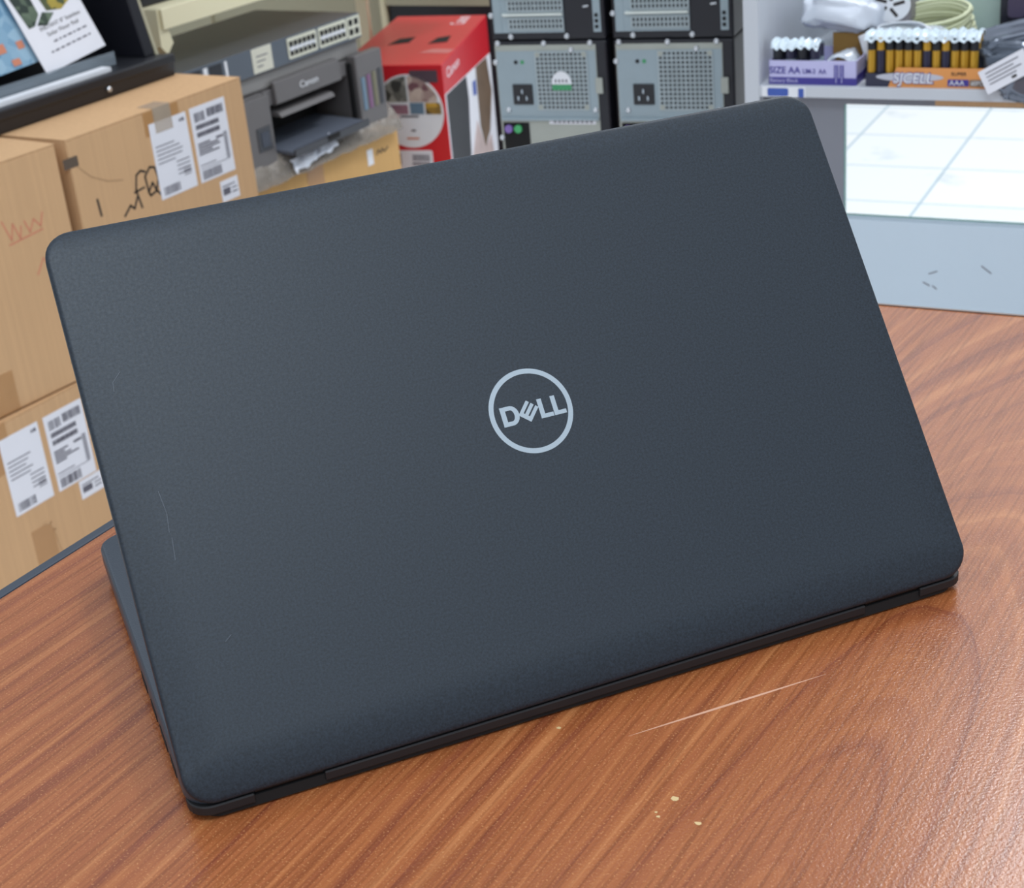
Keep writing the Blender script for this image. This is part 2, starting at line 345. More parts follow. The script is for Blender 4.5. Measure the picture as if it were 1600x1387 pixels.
# ring and letters on the lid
q = MB(); cx, cz, ro, ri, nn = .0004, .1255, .0197, .0174, 96
v = []
for rr, y in ((ro, -.0001), (ri, -.0001), (ri, .0002), (ro, .0002)):
    v += [(cx + rr * math.cos(2 * math.pi * i / nn), y, cz + rr * math.sin(2 * math.pi * i / nn)) for i in range(nn)]
f = []
for k in range(4):
    for i in range(nn):
        j = (i + 1) % nn; k2 = (k + 1) % 4; f.append((k * nn + i, k * nn + j, k2 * nn + j, k2 * nn + i))
q.add(v, f, m_logo); q.build('logo_ring', lid)['label'] = 'silver ring of the round logo'
q = MB()
Z0, Z1 = .1208, .1299; S = .0023
_gd = [0]
def gl(poly): _gd[0] += 1; q.prism(poly, -.0001 - _gd[0] * .000002, .0002, m_logo)
# D : outer bowl with a hole, as a strip
xl = -.0139; xb = -.0094; rad = (Z1 - Z0) / 2; zc = (Z0 + Z1) / 2; 
outer = [(xl, Z0), (xb, Z0)] + [(xb + (rad - .0006) * math.cos(R(t)), zc + rad * math.sin(R(t))) for t in range(-80, 81, 16)] + [(xb, Z1), (xl, Z1)]
inner = [(xl + S, Z0 + S * .86), (xb, Z0 + S * .86)] + [(xb + (rad - .0006 - S) * math.cos(R(t)), zc + (rad - S * .86) * math.sin(R(t))) for t in range(-80, 81, 16)] + [(xb, Z1 - S * .86), (xl + S, Z1 - S * .86)]
k = len(outer)
for i in range(k):
    j = (i + 1) % k; gl([outer[i], outer[j], inner[j], inner[i]])
# E tilted: spine along the lower edge, three prongs
A = Vector((-.0062, .1249)); B = Vector((-.0010, .1205)); T = Vector((.0053, .0059)); 
sp = (B - A).normalized(); A = A + sp * .0003; up = T.normalized(); Ln = .0079
def quad(o_, d1, l1, d2, l2): gl([tuple(o_), tuple(o_ + d1 * l1), tuple(o_ + d1 * l1 + d2 * l2), tuple(o_ + d2 * l2)])
sl = (B - A).length
q.mats.append(m_logo); quad(A, sp, sl, up, .0020)
for k in range(3): quad(A + sp * (sl * (k * .372)), sp, .00165, up, Ln)
# two L
for x0, x1 in ((.0042, .0104), (.0107, .0166)):
    gl([(x0, Z0), (x1, Z0), (x1, Z0 + .0019), (x0 + .0022, Z0 + .0019), (x0 + .0022, Z1), (x0, Z1)])
q.build('logo_lettering', lid)['label'] = 'silver DELL lettering inside the ring'
# faint scratches
q = MB(); m_scr = P('scratch', (70, 78, 88), .5)
for pts in ([(-.1675, .130), (-.1665, .1200), (-.1675, .1120)], [(-.1670, .1095), (-.1680, .1000)], [(-.1540, .0640), (-.1570, .0618)], [(-.170, .1840), (-.174, .1800), (-.1745, .1760)]):
    q.ribbon(pts, .00022, .0001, m_scr)
q.build('scratch', lid)['label'] = 'faint pale scratches'
# base
q = MB()
loops = []
by0, by1 = .006, .2452
for ins, z in [(.004, .0035), (.0012, .0050), (0, .0090), (0, .0165), (.0006, .0183), (.0014, .019)]:
    loops.append([(x, y, z) for x, y in rrect(-W / 2 + ins, W / 2 - ins, by0 + ins, by1 - ins, .012)])
n = len(loops[0]); vs_ = [v for l in loops for v in l]
fs = [(i * n + j, i * n + (j + 1) % n, (i + 1) * n + (j + 1) % n, (i + 1) * n + j) for i in range(len(loops) - 1) for j in range(n)]
fs += [tuple(range(n - 1, -1, -1)), tuple((len(loops) - 1) * n + j for j in range(n))]
q.add(vs_, fs, m_base); base = q.build('base', lp, smooth=True); es = base.modifiers.new('es', 'EDGE_SPLIT'); es.split_angle = R(35)
q = MB()
for r in range(5):
    for c in range(15):
        x = -.152 + c * .0204; y = .045 + r * .0195; q.box(x, x + .0175, y, y + .0165, .0188, .0204, m_key)
q.box(-.152, .1515, .030, .0405, .0188, .0202, m_key)
kb = q.build('keyboard', lp)
box('touchpad', -.055, .055, .158, .222, .0188, .0192, m_black, lp)
q = MB()
for y0, y1 in ((.03, .042), (.05, .066), (.075, .088), (.1, .113)): q.box(-.1883, -.187, y0, y1, .008, .0125, m_dark)
q.build('side_port', lp)['label'] = 'ports along the base edge'
def arc(cx, cy, r, a0, a1, n=6): return [(cx + r * math.cos(R(a0 + (a1 - a0) * i / n)), cy + r * math.sin(R(a0 + (a1 - a0) * i / n))) for i in range(n + 1)]
for poly in ([(-.161, .0040), (-.161, .016), (-.1875, .016)] + arc(-.1775, .0140, .010, 180, 270), [(-.131, .0040), (.131, .0040), (.131, .016), (-.131, .016)], [(.161, .016), (.161, .0040)] + arc(.1775, .0140, .010, 270, 360) + [(.1875, .016)]):
    q = MB(); q.prism(poly, .0034, .0078, m_rear, 'z'); q.build('rear_strip', lp, bevel=.0006)
q = MB(); q.prism(rrect(-.182, .182, .0052, .238, .008), .0012, .0062, m_dark, 'z'); q.build('under_gap_shade', lp)  # black slab added to paint contact shadow into the gap below the base
for x in (-.146, .146):
    q = MB(); q.tube([(x - .0145, .0095, .0105), (x + .0145, .0095, .0105)], .0052, m_hinge, 14); q.build('hinge', lp, smooth=False)['label'] = 'black hinge barrel'
for x in (-.16, .16):
    for y in (.02, .225): box('rubber_foot', x - .02, x + .02, y - .004, y + .004, 0, .0038, m_hinge, lp)

# ------------------------------------------------------------------ cartons on the floor at the left
def shipping_label(x0, x1, z0, z1, par, y=-.0006, kind=0, seed=0):
    rnd = random.Random(seed); q = MB(); q.box(x0, x1, y, 0.0, z0, z1, m_label); lb = q.build('shipping_label', par)
    q = MB(); w_ = x1 - x0; h = z1 - z0; yy = y
    def bar(a, b, c, d): q.box(x0 + a * w_, x0 + b * w_, yy - .0004, yy, z0 + c * h, z0 + d * h, m_print)
    def code(a, b, c, d, st):
        x = a
        while x < b: t = rnd.choice((.006, .012, .02)); bar(x, min(b, x + t), c, d); x += t + rnd.choice((.008, .014, .02)) * st
    if kind == 0:
        code(.10, .55, .04, .15, 1.2); bar(.86, .93, .90, .94); bar(.80, .84, .90, .935)
        for k in range(9): c = .24 + .055 * k; bar(.08 if k > 3 else .55, rnd.uniform(.5, .9) if k > 3 else .9, c, c + .012)
        for k in range(4): bar(.7, .9, .2 + k * .03, .21 + k * .03)
    elif kind == 1:
        code(.10, .40, .80, .92, 1); code(.46, .92, .82, .93, .8)
        for k in range(2): code(.1, .75, .70 - k * .1, .76 - k * .1, .5)
        for k in range(5): bar(.08, rnd.uniform(.3, .75), .50 - k * .035, .52 - k * .035)
        code(.08, .62, .03, .15, .9); bar(.06, .5, .22, .23); bar(.06, .9, .18, .186)
        for k in range(14): bar(.82, .92, .20 + k * .026, .213 + k * .026)
        bar(.6, .8, .5, .53)
    else:
        bar(.1, .5, .30, .62); bar(.1, .8, .7, .75); bar(.6, .9, .3, .36); bar(.6, .9, .5, .55)
    q.build('printing', lb)['label'] = 'dark barcodes and text'
    return lb
FX, FY = -1.4278, 1.4122
def carton(name, label, x0, x1, z0, z1, dep, grp, yaw=90, loc=(FX, FY, 0), mat=None, gap=.0012):
    t = thing(name, label, 'box', loc, yaw, grp); mat = mat or m_card
    box('carton_body', x0, x1, 0, dep, z0, z1 - .002, mat, t, bevel=.002)
    q = MB(); q.box(x0, x1, 0, dep / 2 - gap, z1 - .002, z1, mat); q.build('top_flap', t)
    q = MB(); q.box(x0, x1, dep / 2 + gap, dep, z1 - .002, z1, mat); q.build('top_flap', t)
    return t
G = 'brown cartons stacked beside the desk'
# lower two
c1 = carton('carton', 'brown carton, bottom of the stack, with two shipping labels showing beside the laptop', -.83, -.412, 0, .293, .42, G)
shipping_label(-.618, -.545, .150, .270, c1, kind=0, seed=1); shipping_label(-.534, -.458, .150, .270, c1, kind=1, seed=2); shipping_label(-.496, -.448, .118, .148, c1, kind=2, seed=3)
box('packing_tape', -.66, -.600, -.0004, 0, .22, .293, m_tape, c1)
q = MB(); q.box(-.60, -.560, -.0004, 0, .02, .115, m_tape); q.build('packing_tape', c1)
q = MB(); q.ribbon([(-.575, .118), (-.563, .113), (-.558, .10), (-.553, .06)], .003, -.0005, m_card); q.build('torn_paper', c1)['label'] = 'pale torn paper crease'
carton('carton', 'brown carton hidden behind the laptop under the labelled one', -.408, 0, 0, .293, .42, G)
# upper left, slightly turned
c0 = carton('carton', 'brown carton with faint red handwriting, at the left edge of the picture', -.42, 0, .295, .639, .38, G, 90 - 3, (FX, FY - .405, 0))
box('packing_tape', -.30, -.155, -.0004, 0, .297, .355, m_tape, c0)
q = MB()
for pts in ([(-.115, .56), (-.105, .53), (-.098, .552), (-.090, .528), (-.085, .545)], [(-.078, .55), (-.072, .532), (-.062, .548), (-.052, .535), (-.045, .553)],
            [(-.075, .47), (-.06, .49), (-.048, .468), (-.04, .492), (-.03, .472)], [(-.024, .475), (-.015, .492), (-.008, .476)], [(-.11, .525), (-.05, .53)],
            [(-.20, .56), (-.18, .54), (-.17, .565), (-.15, .54)], [(-.2, .47), (-.16, .49), (-.15, .465)]):
    q.ribbon(pts, .0022, 0, m_redink)
q.build('handwriting', c0)['label'] = 'faint red handwriting'
q = MB(); q.ribbon([(-.05, .325), (-.045, .332), (-.048, .338)], .004, 0, m_ink); q.build('ink_spot', c0)
# upper right
c2 = carton('carton', 'brown carton with two white shipping labels and black handwriting, under the brochure stand', -.384, 0, .295, .638, .42, G)
shipping_label(-.219, -.137, .500, .617, c2, kind=0, seed=4); shipping_label(-.128, -.046, .500, .618, c2, kind=1, seed=5); shipping_label(-.087, -.045, .456, .490, c2, kind=2, seed=6)
box('packing_tape', -.227, -.150, -.0004, 0, .600, .636, m_tape, c2)
q = MB(); q.prism([(-.0008, .600), (-.0008, .6386), (.030, .6386), (.030, .6380), (-.0004, .6378), (-.0004, .600)], -.206, -.168, P('clear_tape', (196, 180, 160), .12, 0, .15, 30, .4, 80, .6, 0, .55), 'x'); q.build('clear_tape', c2)
box('packing_tape', -.404 + .008, -.368, -.0004, 0, .597, .612, P('brown_patch', (92, 78, 66), .5), c2)
q = MB()
q.ribbon([(-.345, .515), (-.347, .54)], .004, 0, m_ink)
q.ribbon([(-.300, .50), (-.285, .512), (-.278, .505), (-.268, .52)], .0035, 0, m_ink)
q.ribbon([(-.262, .502), (-.268, .53), (-.262, .552), (-.252, .556), (-.243, .552)], .0035, 0, m_ink)
q.ribbon([(-.272, .528), (-.250, .53)], .003, 0, m_ink)
q.ribbon([(-.243, .520), (-.245, .545), (-.232, .556), (-.222, .553), (-.218, .535), (-.226, .518), (-.240, .514), (-.243, .52), (-.232, .532), (-.226, .518), (-.214, .505)], .0035, 0, m_ink)
q.build('handwriting', c2)['label'] = 'black marker handwriting'
q = MB(); q.ribbon([(-.375, .600), (-.35, .575), (-.32, .560), (-.29, .553)], .0016, 0, P('crease', (168, 134, 98), .8)); q.build('crease', c2)

# ------------------------------------------------------------------ brochure stand on the cartons
bs = thing('brochure_stand', 'black brochure stand with glossy leaflets on top of the cartons', 'display stand', (-1.5568, 1.4034, .638), 90)
q = MB(); q.prism([(0, 0), (-.004, .026), (.010, .034), (.24, .034), (.24, 0)], -.78, .0, m_black, 'x'); q.build('base_tray', bs, bevel=.003)
box('front_rim', -.78, .0, -.006, .012, .020, .036, m_black, bs, bevel=.003)
q = MB(); q.lathe([(.0045, 0), (.0045, -.002), (.003, -.0035)], (-.155, -.004, .014), m_screw, 16, 'y'); q.build('screw', bs, smooth=False)['label'] = 'silver screw'
q = MB(); q.prism([(.14, .034), (.155, .034), (.24, .40), (.225, .40)], -.78, -.008, m_blackmetal, 'x'); q.build('back_panel', bs)
q = MB(); q.prism([(.030, .034), (.155, .034), (.24, .40), (.10, .40)], -.030, -.008, m_blackmetal, 'x'); q.build('side_post', bs, bevel=.002)
q = MB(); q.prism([(.028, .034), (.034, .034), (.120, .40), (.114, .40)], -.008, -.002, m_creamd, 'x'); q.build('pale_trim', bs)
def lean(name, x0, x1, y, z0, h, m, tilt, ry, par, th=.002):
    q = MB(); q.box(0, x1 - x0, 0, th, 0, h, m); return q.build(name, par, loc=(x0, y, z0), rot=(R(-tilt), R(ry), 0))
def leaflet(label, x0, x1, y, z0, h, m, tilt, ry, photo):
    t = thing('leaflet', label, 'leaflet', (0, 0, 0)); t.matrix_world = bs_m @ Matrix.Translation((x0, y, z0)) @ Matrix.Rotation(R(-tilt), 4, 'X') @ Matrix.Rotation(R(ry), 4, 'Y')
    w_ = x1 - x0; box('paper', 0, w_, 0, .0015, 0, h, m, t); return t, w_
bs_m = Matrix.Translation((-1.5568, 1.4034, .638)) @ Matrix.Rotation(R(90), 4, 'Z')
l1, w1 = leaflet('pale blue leaflet with red price flashes behind the white one', -.50, -.215, .060, .056, .26, m_bro, 20, -3, 1)
for a in ((.200, .232, .028, .042), (.255, .268, .026, .038), (.150, .175, .008, .020), (.232, .248, .005, .015), (.21, .225, .055, .065)):
    q = MB(); q.box(a[0], a[1], -.0006, 0, a[2], a[3], m_redink); q.build('price_flash', l1)['label'] = 'red price flash'
l2, w2 = leaflet('white leaflet with green and yellow product photos on the black stand', -.222, -.086, .050, .050, .24, m_label, 20, -7, 2)
def LF(x, z):   # sheet coordinates of the white leaflet
    a = R(7); dx, dz = x + .222, z; return (dx * math.cos(a) + dz * math.sin(a) * -1 + 0, dx * math.sin(a) + dz * math.cos(a))
def LF(x, z):
    a = R(7); dx, dz = x + .222, z - .0; return (dx * math.cos(a) - dz * math.sin(a), dx * math.sin(a) + dz * math.cos(a))
for nm, poly, m in (('photo', [(-.2005, .135), (-.2005, .0685), (-.188, .067), (-.168, .0785), (-.160, .135)], m_bph), ('photo', [(-.183, .0655), (-.166, .058), (-.140, .068), (-.160, .078)], m_bph), ('photo', [(-.150, .076), (-.122, .066), (-.098, .071), (-.090, .13), (-.150, .13)], m_byel)):
    q = MB(); q.prism([LF(*p) for p in poly], -.0006, 0, m); q.build(nm, l2)
text('printing', 'INSTANT 8" Stainless', .0085, m_ink, l2, .032, -.0001, .060, w=.090)
text('printing', 'Solar Floor Rail', .0085, m_ink, l2, .040, -.0001, .049, w=.070)
q = MB()
for k, (a, b_) in enumerate(((.045, .115), (.03, .12))):
    x = a
    while x < b_: d = random.uniform(.004, .012); q.box(x, x + d, -.0006, 0, .038 - k * .013, .0405 - k * .013, m_print); x += d + .004
q.build('printing', l2)
hold = MB(); hold.box(-.64, -.085, .042, .044, .036, .056, m_clear); hold.box(-.64, -.085, .044, .11, .034, .037, m_clear)
hold.build('clear_holder', bs)['label'] = 'clear acrylic leaflet holder'
pp = thing('paper_sheets', 'flat white papers lying in the black stand tray', 'papers', (-1.5568, 1.4034, .638), 90)
q = MB(); q.box(-.66, -.125, .014, .034, .0345, .041, m_white); q.build('sheets', pp)

# ------------------------------------------------------------------ network switch, printer, carton below
PX, PY = -1.6359, 1.6538
cb = thing('carton', 'amber brown carton under the plastic wrap and the grey printer', 'box', (PX, PY, 0), 90)
box('carton_body', -.10, .425, -.012, .36, 0, .372, m_card2, cb, bevel=.003)
q = MB(); q.ribbon([(.345, .335), (.352, .343), (.360, .335), (.365, .343), (.372, .335), (.385, .341)], .003, -.012, m_ink)
q.build('handwriting', cb)
box('paper_scrap', .313, .332, -.0126, -.012, .320, .352, m_white, cb)
box('packing_tape', .12, .17, -.0126, -.012, .30, .372, m_tape, cb)
# crumpled clear wrap
def crumple(name, nx, ny, fn, m, parent=None, amp=.006, sc=40, seed=0, thick=.0006):
    vs_ = []; off = Vector((seed * 3.1, seed * 1.7, seed))
    for j in range(ny + 1):
        for i in range(nx + 1):
            p = Vector(fn(i / nx, j / ny)); d = noise.noise_vector(p * sc + off) * amp + noise.noise_vector(p * sc * 2.7 + off) * amp * .4; vs_.append(p + d)
    fs = [(j * (nx + 1) + i, j * (nx + 1) + i + 1, (j + 1) * (nx + 1) + i + 1, (j + 1) * (nx + 1) + i) for j in range(ny) for i in range(nx)]
    q = MB(); q.add(vs_, fs, m); o = q.build(name, parent); s = o.modifiers.new('s', 'SOLIDIFY'); s.thickness = thick
    return o
o = crumple('plastic_wrap', 60, 12, lambda u, v: (-.06 + .475 * u, -.022 - .012 * (1 - v) + .02 * v * v, .374 + .048 * v), P('dusty_wrap', (150, 142, 132), .2, 0, .35, 20, .5, 60, .6, 0, .6), None, .004, 30, 1)
o.location = (PX, PY, 0); o.rotation_euler = (0, 0, R(90)); tag(o, 'crumpled clear plastic wrap bunched around the foot of the printer', 'plastic wrap')
o = crumple('tissue', 20, 8, lambda u, v: (.06 + .13 * u, -.040 + .012 * v, .380 + .022 * v + .02 * u), m_bagw, None, .007, 60, 5)
o.location = (PX, PY, 0); o.rotation_euler = (0, 0, R(90)); tag(o, 'white crumpled tissue in the plastic wrap below the printer tray', 'tissue')

pr = thing('printer', 'dark grey ink tank printer with empty paper tray on a carton', 'printer', (PX, PY, 0), 90)
q = MB(); q.box(-.055, .043, 0, .30, .385, .535, m_prn); q.box(.043, .300, .09, .30, .385, .535, m_prn); q.box(.300, .383, .0, .30, .385, .535, m_prn); q.box(.043, .300, 0, .09, .505, .535, m_prn); q.box(.043, .300, 0, .09, .385, .412, m_prnd)
q.build('body', pr, bevel=.004)
box('scanner_lid', -.06, .350, .004, .30, .536, .568, m_prnl, pr, bevel=.005)
box('paper_slot', .045, .298, .086, .0895, .413, .504, m_dark, pr)
q = MB(); q.prism([(.0, .548), (-.008, .545), (-.010, .506), (.002, .503)], .068, .268, m_prn, 'x'); fp = q.build('front_door', pr, bevel=.002)
text('brand_name', 'Canon', .018, m_white, fp, .140, -.0102, .520, w=.055)
q = MB(); q.prism([(-.008, .49), (-.014, .482), (.04, .485), (.04, .495)], .07, .235, m_prn, 'x'); q.build('inner_flap', pr)
q = MB(); q.box(-.057, .043, -.014, .001, .392, .532, m_prn); q.build('tank_block', pr, bevel=.003)['label'] = 'ink tank housing beside the carton stack'
box('ink_window', -.005, .033, -.0155, -.014, .435, .478, m_prnd, pr)
box('ink_window', .004, .026, -.0165, -.0155, .442, .470, P('ink_black', (44, 52, 68), .25), pr)
q = MB(); q.box(.303, .391, -.02, .001, .402, .542, m_prn); q.box(.297, .303, -.012, .001, .402, .53, m_dark); tkb = q.build('tank_block', pr, bevel=.003)
for k, m in enumerate((m_cyan, m_mag, m_yel, m_prnd)):
    x = .314 + k * .0185; box('ink_window', x, x + .011, -.0215, -.02, .434, .498 + .002 * k, m, pr)
q = MB(); q.prism([(.085, .423), (-.045, .416), (-.045, .422), (.085, .430)], .055, .288, P('tray_grey', (96, 102, 114), .3), 'x'); q.box(.055, .288, -.048, -.044, .412, .426, m_prnd); q.build('paper_tray', pr)
box('tray_notch', .155, .190, -.0495, -.0478, .417, .427, m_dark, pr)

sw = thing('network_switch', 'long grey network switch with rows of ports lying on the printer', 'network switch', (PX, PY, 0), 90)
q = MB(); q.box(-.172, .352, -.004, .255, .5695, .617, m_switcht); q.box(-.172, .352, -.006, -.004, .5695, .617, m_switch); q.build('case', sw, bevel=.001)
box('inventory_sticker', .022, .078, -.0066, -.006, .572, .616, P('sticker_cream', (206, 204, 188), .5), sw)
q = MB()
for k in range(3): q.box(.034, .066 - k * .008, -.007, -.0066, .600 - k * .009, .602 - k * .009, m_print)
q.build('printing', sw)
for x0 in (.124, .218):
    q = MB(); q.prism(rrect(x0, x0 + .088, .576, .614, .004, 4), -.0075, -.006, m_port); pb = q.build('port_block', sw)
    q = MB(); q.box(x0 + .005, x0 + .081, -.0082, -.0074, .5925, .5970, m_white); q.build('port_divider', pb)
    for row in range(2):
        q = MB()
        for c in range(6):
            x = x0 + .005 + c * .0134; z = .582 + row * .0155; q.box(x, x + .0095, -.0085, -.0072, z, z + .010, m_dark)
        for c in range(6):
            x = x0 + .005 + c * .0134; z = .582 + row * .0155; q.box(x + .001, x + .0085, -.0088, -.0084, z + (.008 if row == 0 else -.0015), z + (.0105 if row == 0 else .001), m_screw)
        q.build('port_row', pb)
q = MB(); q.box(.309, .350, -.0072, -.006, .574, .614, m_port); sp = q.build('uplink_block', sw)
q = MB()
for i in range(2):
    for j in range(2): q.box(.314 + i * .018, .325 + i * .018, -.0084, -.0071, .580 + j * .018, .591 + j * .018, m_dark)
q.build('port_row', sp)
q = MB()
for x0, x1, m in ((-.165, -.155, m_white), (-.150, -.115, m_photo1), (-.108, -.098, m_white), (-.092, -.060, m_photo1), (-.052, -.046, m_white)): q.box(x0, x1, -.0068, -.006, .576, .612, m)
q.build('status_panel', sw)['label'] = 'dark status panel with pale lines'

# cream metal shelf above
sh = thing('metal_shelving', 'cream metal shelf with a folded lip above the network switch', 'shelf', (PX, PY, 0), 90)
q = MB(); q.box(-.155, .90, .022, .032, .688, .722, m_cream); q.box(-.155, .90, .032, .42, .716, .722, m_cream); q.build('shelf_board', sh, bevel=.001)
q = MB(); q.prism([(-.160, .722), (-.150, .722), (-.132, .662), (-.150, .645), (-.163, .66)], .028, .06, m_cream); q.build('bracket', sh)
box('post', -.163, -.150, .38, .41, 0, 1.2, m_cream, sh); box('post', .887, .90, .38, .41, 0, 1.2, m_cream, sh)
o = box('black_case', -.15, .05, .07, .36, .7222, .80, m_blackmetal, None, bevel=.004); o.location = (PX, PY, 0); o.rotation_euler = (0, 0, R(90)); tag(o, 'black case lying on the cream metal shelf', 'case')

# ------------------------------------------------------------------ red printer box
rb = thing('printer_box', 'tall red cardboard printer box with a round photo sticker', 'box', (-1.578, 2.195, 0))
import itertools
A_ = Vector((-.253, -.058)); 
front = [(-.230, -.052), (0, 0)]; back = [(-.203, .480), (-.440, .440)]
pts = [(-.232, -.050), (0, 0), (-.194, .485), (-.420, .442)]
q = MB(); q.prism(pts, 0, .474, m_red, 'z'); q.build('carton_body', rb, bevel=.002)
q = MB()
q2 = rb
fa = math.atan2(.050, .232)
def onfront(name):   # empty-free helper: rotation/offset for things on the front face
    return dict(loc=(-.232, -.050, 0), rot=(0, 0, fa))
fw = math.hypot(.232, .05)
q = MB(); cx, cz, rr = fw - .084, .377, .078
q.prism([(cx + rr * math.cos(2 * math.pi * i / 64), cz + rr * math.sin(2 * math.pi * i / 64)) for i in range(64)], -.001, 0, m_white); disc = q.build('round_sticker', rb, **onfront(0))
q = MB()
def halfpatch(x0, x1, z0, z1, m, n=10):
    def lim(x): return cz + math.sqrt(max(0, (rr - .004) ** 2 - (x - cx) ** 2))
    xs = [x0 + (x1 - x0) * i / n for i in range(n + 1)]
    top = [(x, min(z1, lim(x))) for x in xs]
    for (xa, za), (xb_, zb) in zip(top, top[1:]):
        if za > z0 and zb > z0: q.prism([(xa, z0), (xb_, z0), (xb_, zb), (xa, za)], -.0018, -.001, m)
mA = brochure_mat('sticker_photo_grey', (150, 150, 142), (60, 62, 60), 60); mB = brochure_mat('sticker_photo_tan', (196, 178, 166), (120, 84, 90), 60); mC = brochure_mat('sticker_photo_mauve', (150, 110, 124), (70, 56, 90), 60); mD = brochure_mat('sticker_photo_gold', (198, 156, 66), (60, 52, 44), 50)
halfpatch(cx - .073, cx - .001, cz + .012 + .008, cz + .08, mA); halfpatch(cx + .003, cx + .073, cz + .02, cz + .08, mB)
halfpatch(cx - .073, cx - .002, cz - .006, cz + .014, mC); halfpatch(cx + .003, cx + .034, cz - .006, cz + .018, m_cyan); halfpatch(cx + .038, cx + .073, cz - .006, cz + .018, mD)
q.build('photo_collage', disc)
q = MB()
for x0, x1, z, m in ((-.05, -.025, -.013, m_red), (-.022, .02, -.013, m_print), (-.045, -.038, -.042, m_print), (.0, .01, -.043, m_print), (-.012, .016, -.060, m_redink)): q.box(cx + x0, cx + x1, -.0016, -.001, cz + z, cz + z + .004, m)
q.build('printing', disc)
q = MB(); q.prism(rrect(fw - .075, fw - .012, .437, .463, .002, 2), -.001, 0, P('grey_tag', (84, 68, 78), .4)); q.build('grey_sticker', rb, **onfront(0))
q = MB(); q.prism(rrect(fw - .14, fw - .042, .23, .293, .004, 3), -.001, 0, m_label); sl = q.build('white_sticker', rb, **onfront(0))
q = MB()
for k in range(16): q.box(fw - .088 + k * .0025, fw - .0868 + k * .0025, -.0016, -.001, .27, .284, m_print)
q.box(fw - .135, fw - .115, -.0016, -.001, .262, .286, m_print); q.box(fw - .09, fw - .05, -.0016, -.001, .262, .266, m_print)
q.build('printing', sl)
text('brand_name', 'Canon', .022, m_pink, rb, -.232 + .01 * 1, -.0505 + .002, .43, w=.06, rotz=fa)
# right side: white, dark photo and people photo below a red band
sd = Vector((-.194, .485)); sl_ = sd.length; sa = math.atan2(.485, -.194)
ob = dict(loc=(0, 0, 0), rot=(0, 0, sa))
q = MB(); q.prism([(.002, .005), (.002, .411), (.5215, .385), (.5215, .005)], -.0006, 0.0, m_label); side = q.build('side_print', rb, **ob)
q = MB(); q.prism([(.012, .005), (.012, .408), (.225, .398), (.232, .345), (.215, .29), (.15, .005)], -.0012, -.0006, m_photo1); q.build('dark_photo', side)
q = MB(); q.prism([(.33, .26), (.335, .393), (.47, .386), (.50, .30), (.44, .22), (.37, .20)], -.0012, -.0006, m_photo2); q.prism([(.16, .005), (.22, .22), (.30, .28), (.37, .20), (.45, .21), (.50, .005)], -.0011, -.0006, m_photo3); q.prism([(.285, .34), (.287, .37), (.322, .368), (.320, .335)], -.0014, -.0006, m_blue); q.build('people_photo', side)
text('brand_name', 'Canon', .030, m_pink, rb, -.014, .036, .436, w=.13, rotz=sa)
text('brand_name', 'Canon', .05, m_pink, rb, -.190, .38, .4743, w=.09, rotz=sa, lie=True)
for poly in ([(-.243, .150), (-.253, .212), (-.226, .236), (-.206, .180)], [(-.152, .175), (-.166, .236), (-.146, .260), (-.118, .200)]):
    q = MB(); q.prism(poly, .4741, .4746, m_dark, 'z'); q.build('hand_hole', rb)
q = MB(); q.prism([(-.12, .09), (-.05, .10), (-.055, .135), (-.11, .13)], .4741, .4745, P('pale_wear', (206, 120, 118), .4), 'z'); q.build('worn_patch', rb)

# ------------------------------------------------------------------ things far behind
cp = thing('metal_cupboard', 'cream metal cupboard behind the network switch and the red box', 'cupboard', (-2.369, 2.806, 0), 4)
box('cabinet_body', -.9, .207, 0, .5, 0, 1.7, m_creamd, cp, bevel=.004); box('door', -.89, -.35, -.012, 0, .06, 1.66, m_creamd, cp, bevel=.002)
box('cabinet_trim', .196, .209, -.014, 0, 0, 1.7, m_cream, cp)
bc = thing('black_cabinet', 'black cabinet standing behind the red printer box', 'cabinet', (-2.369, 2.806, 0), 4)
box('cabinet_body', .215, .70, 0, .4, 0, .462, m_blackmetal, bc); box('cabinet_top', .21, .705, -.01, .4, .463, .51, m_creamd, bc)

# ------------------------------------------------------------------ computer towers
TX, TY = -.8875, 1.4713
o = box('trim_1', -.10, .30, .02, .42, 0, .333, m_plinth, None); o.location = (TX, TY, 0); o.rotation_euler = (0, 0, R(11)); tag(o, kind='structure')
def screw(x, z, par, y=-.001):
    q = MB(); q.lathe([(.0042, 0), (.0042, -.0015), (.0028, -.003)], (x, y, z), m_screw, 12, 'y'); return q.build('screw', par)
def lattice(name, x0, x1, z0, z1, par, pitch=.0066, cut=True, y=-.0035):
    q = MB(); q.box(x0, x1, -.0022, -.0016, z0, z1, m_dark)
    nx = round((x1 - x0) / pitch); nz = round((z1 - z0) / pitch); t = .00125
    for i in range(nx + 1):
        x = x0 + (x1 - x0) * i / nx; q.box(x - t, x + t, y, -.0022, z0, z1, m_mesh)
    for j in range(nz + 1):
        z = z0 + (z1 - z0) * j / nz; q.box(x0, x1, y, -.0022, z - t, z + t, m_mesh)
    if cut:
        c = pitch
        for a, b_ in ((x0, z0), (x1 - c, z0), (x0, z1 - c), (x1 - c, z1 - c)): q.box(a, a + c, y - .0002, -.0022, b_, b_ + c, m_zinc2)
    return q.build(name, par)
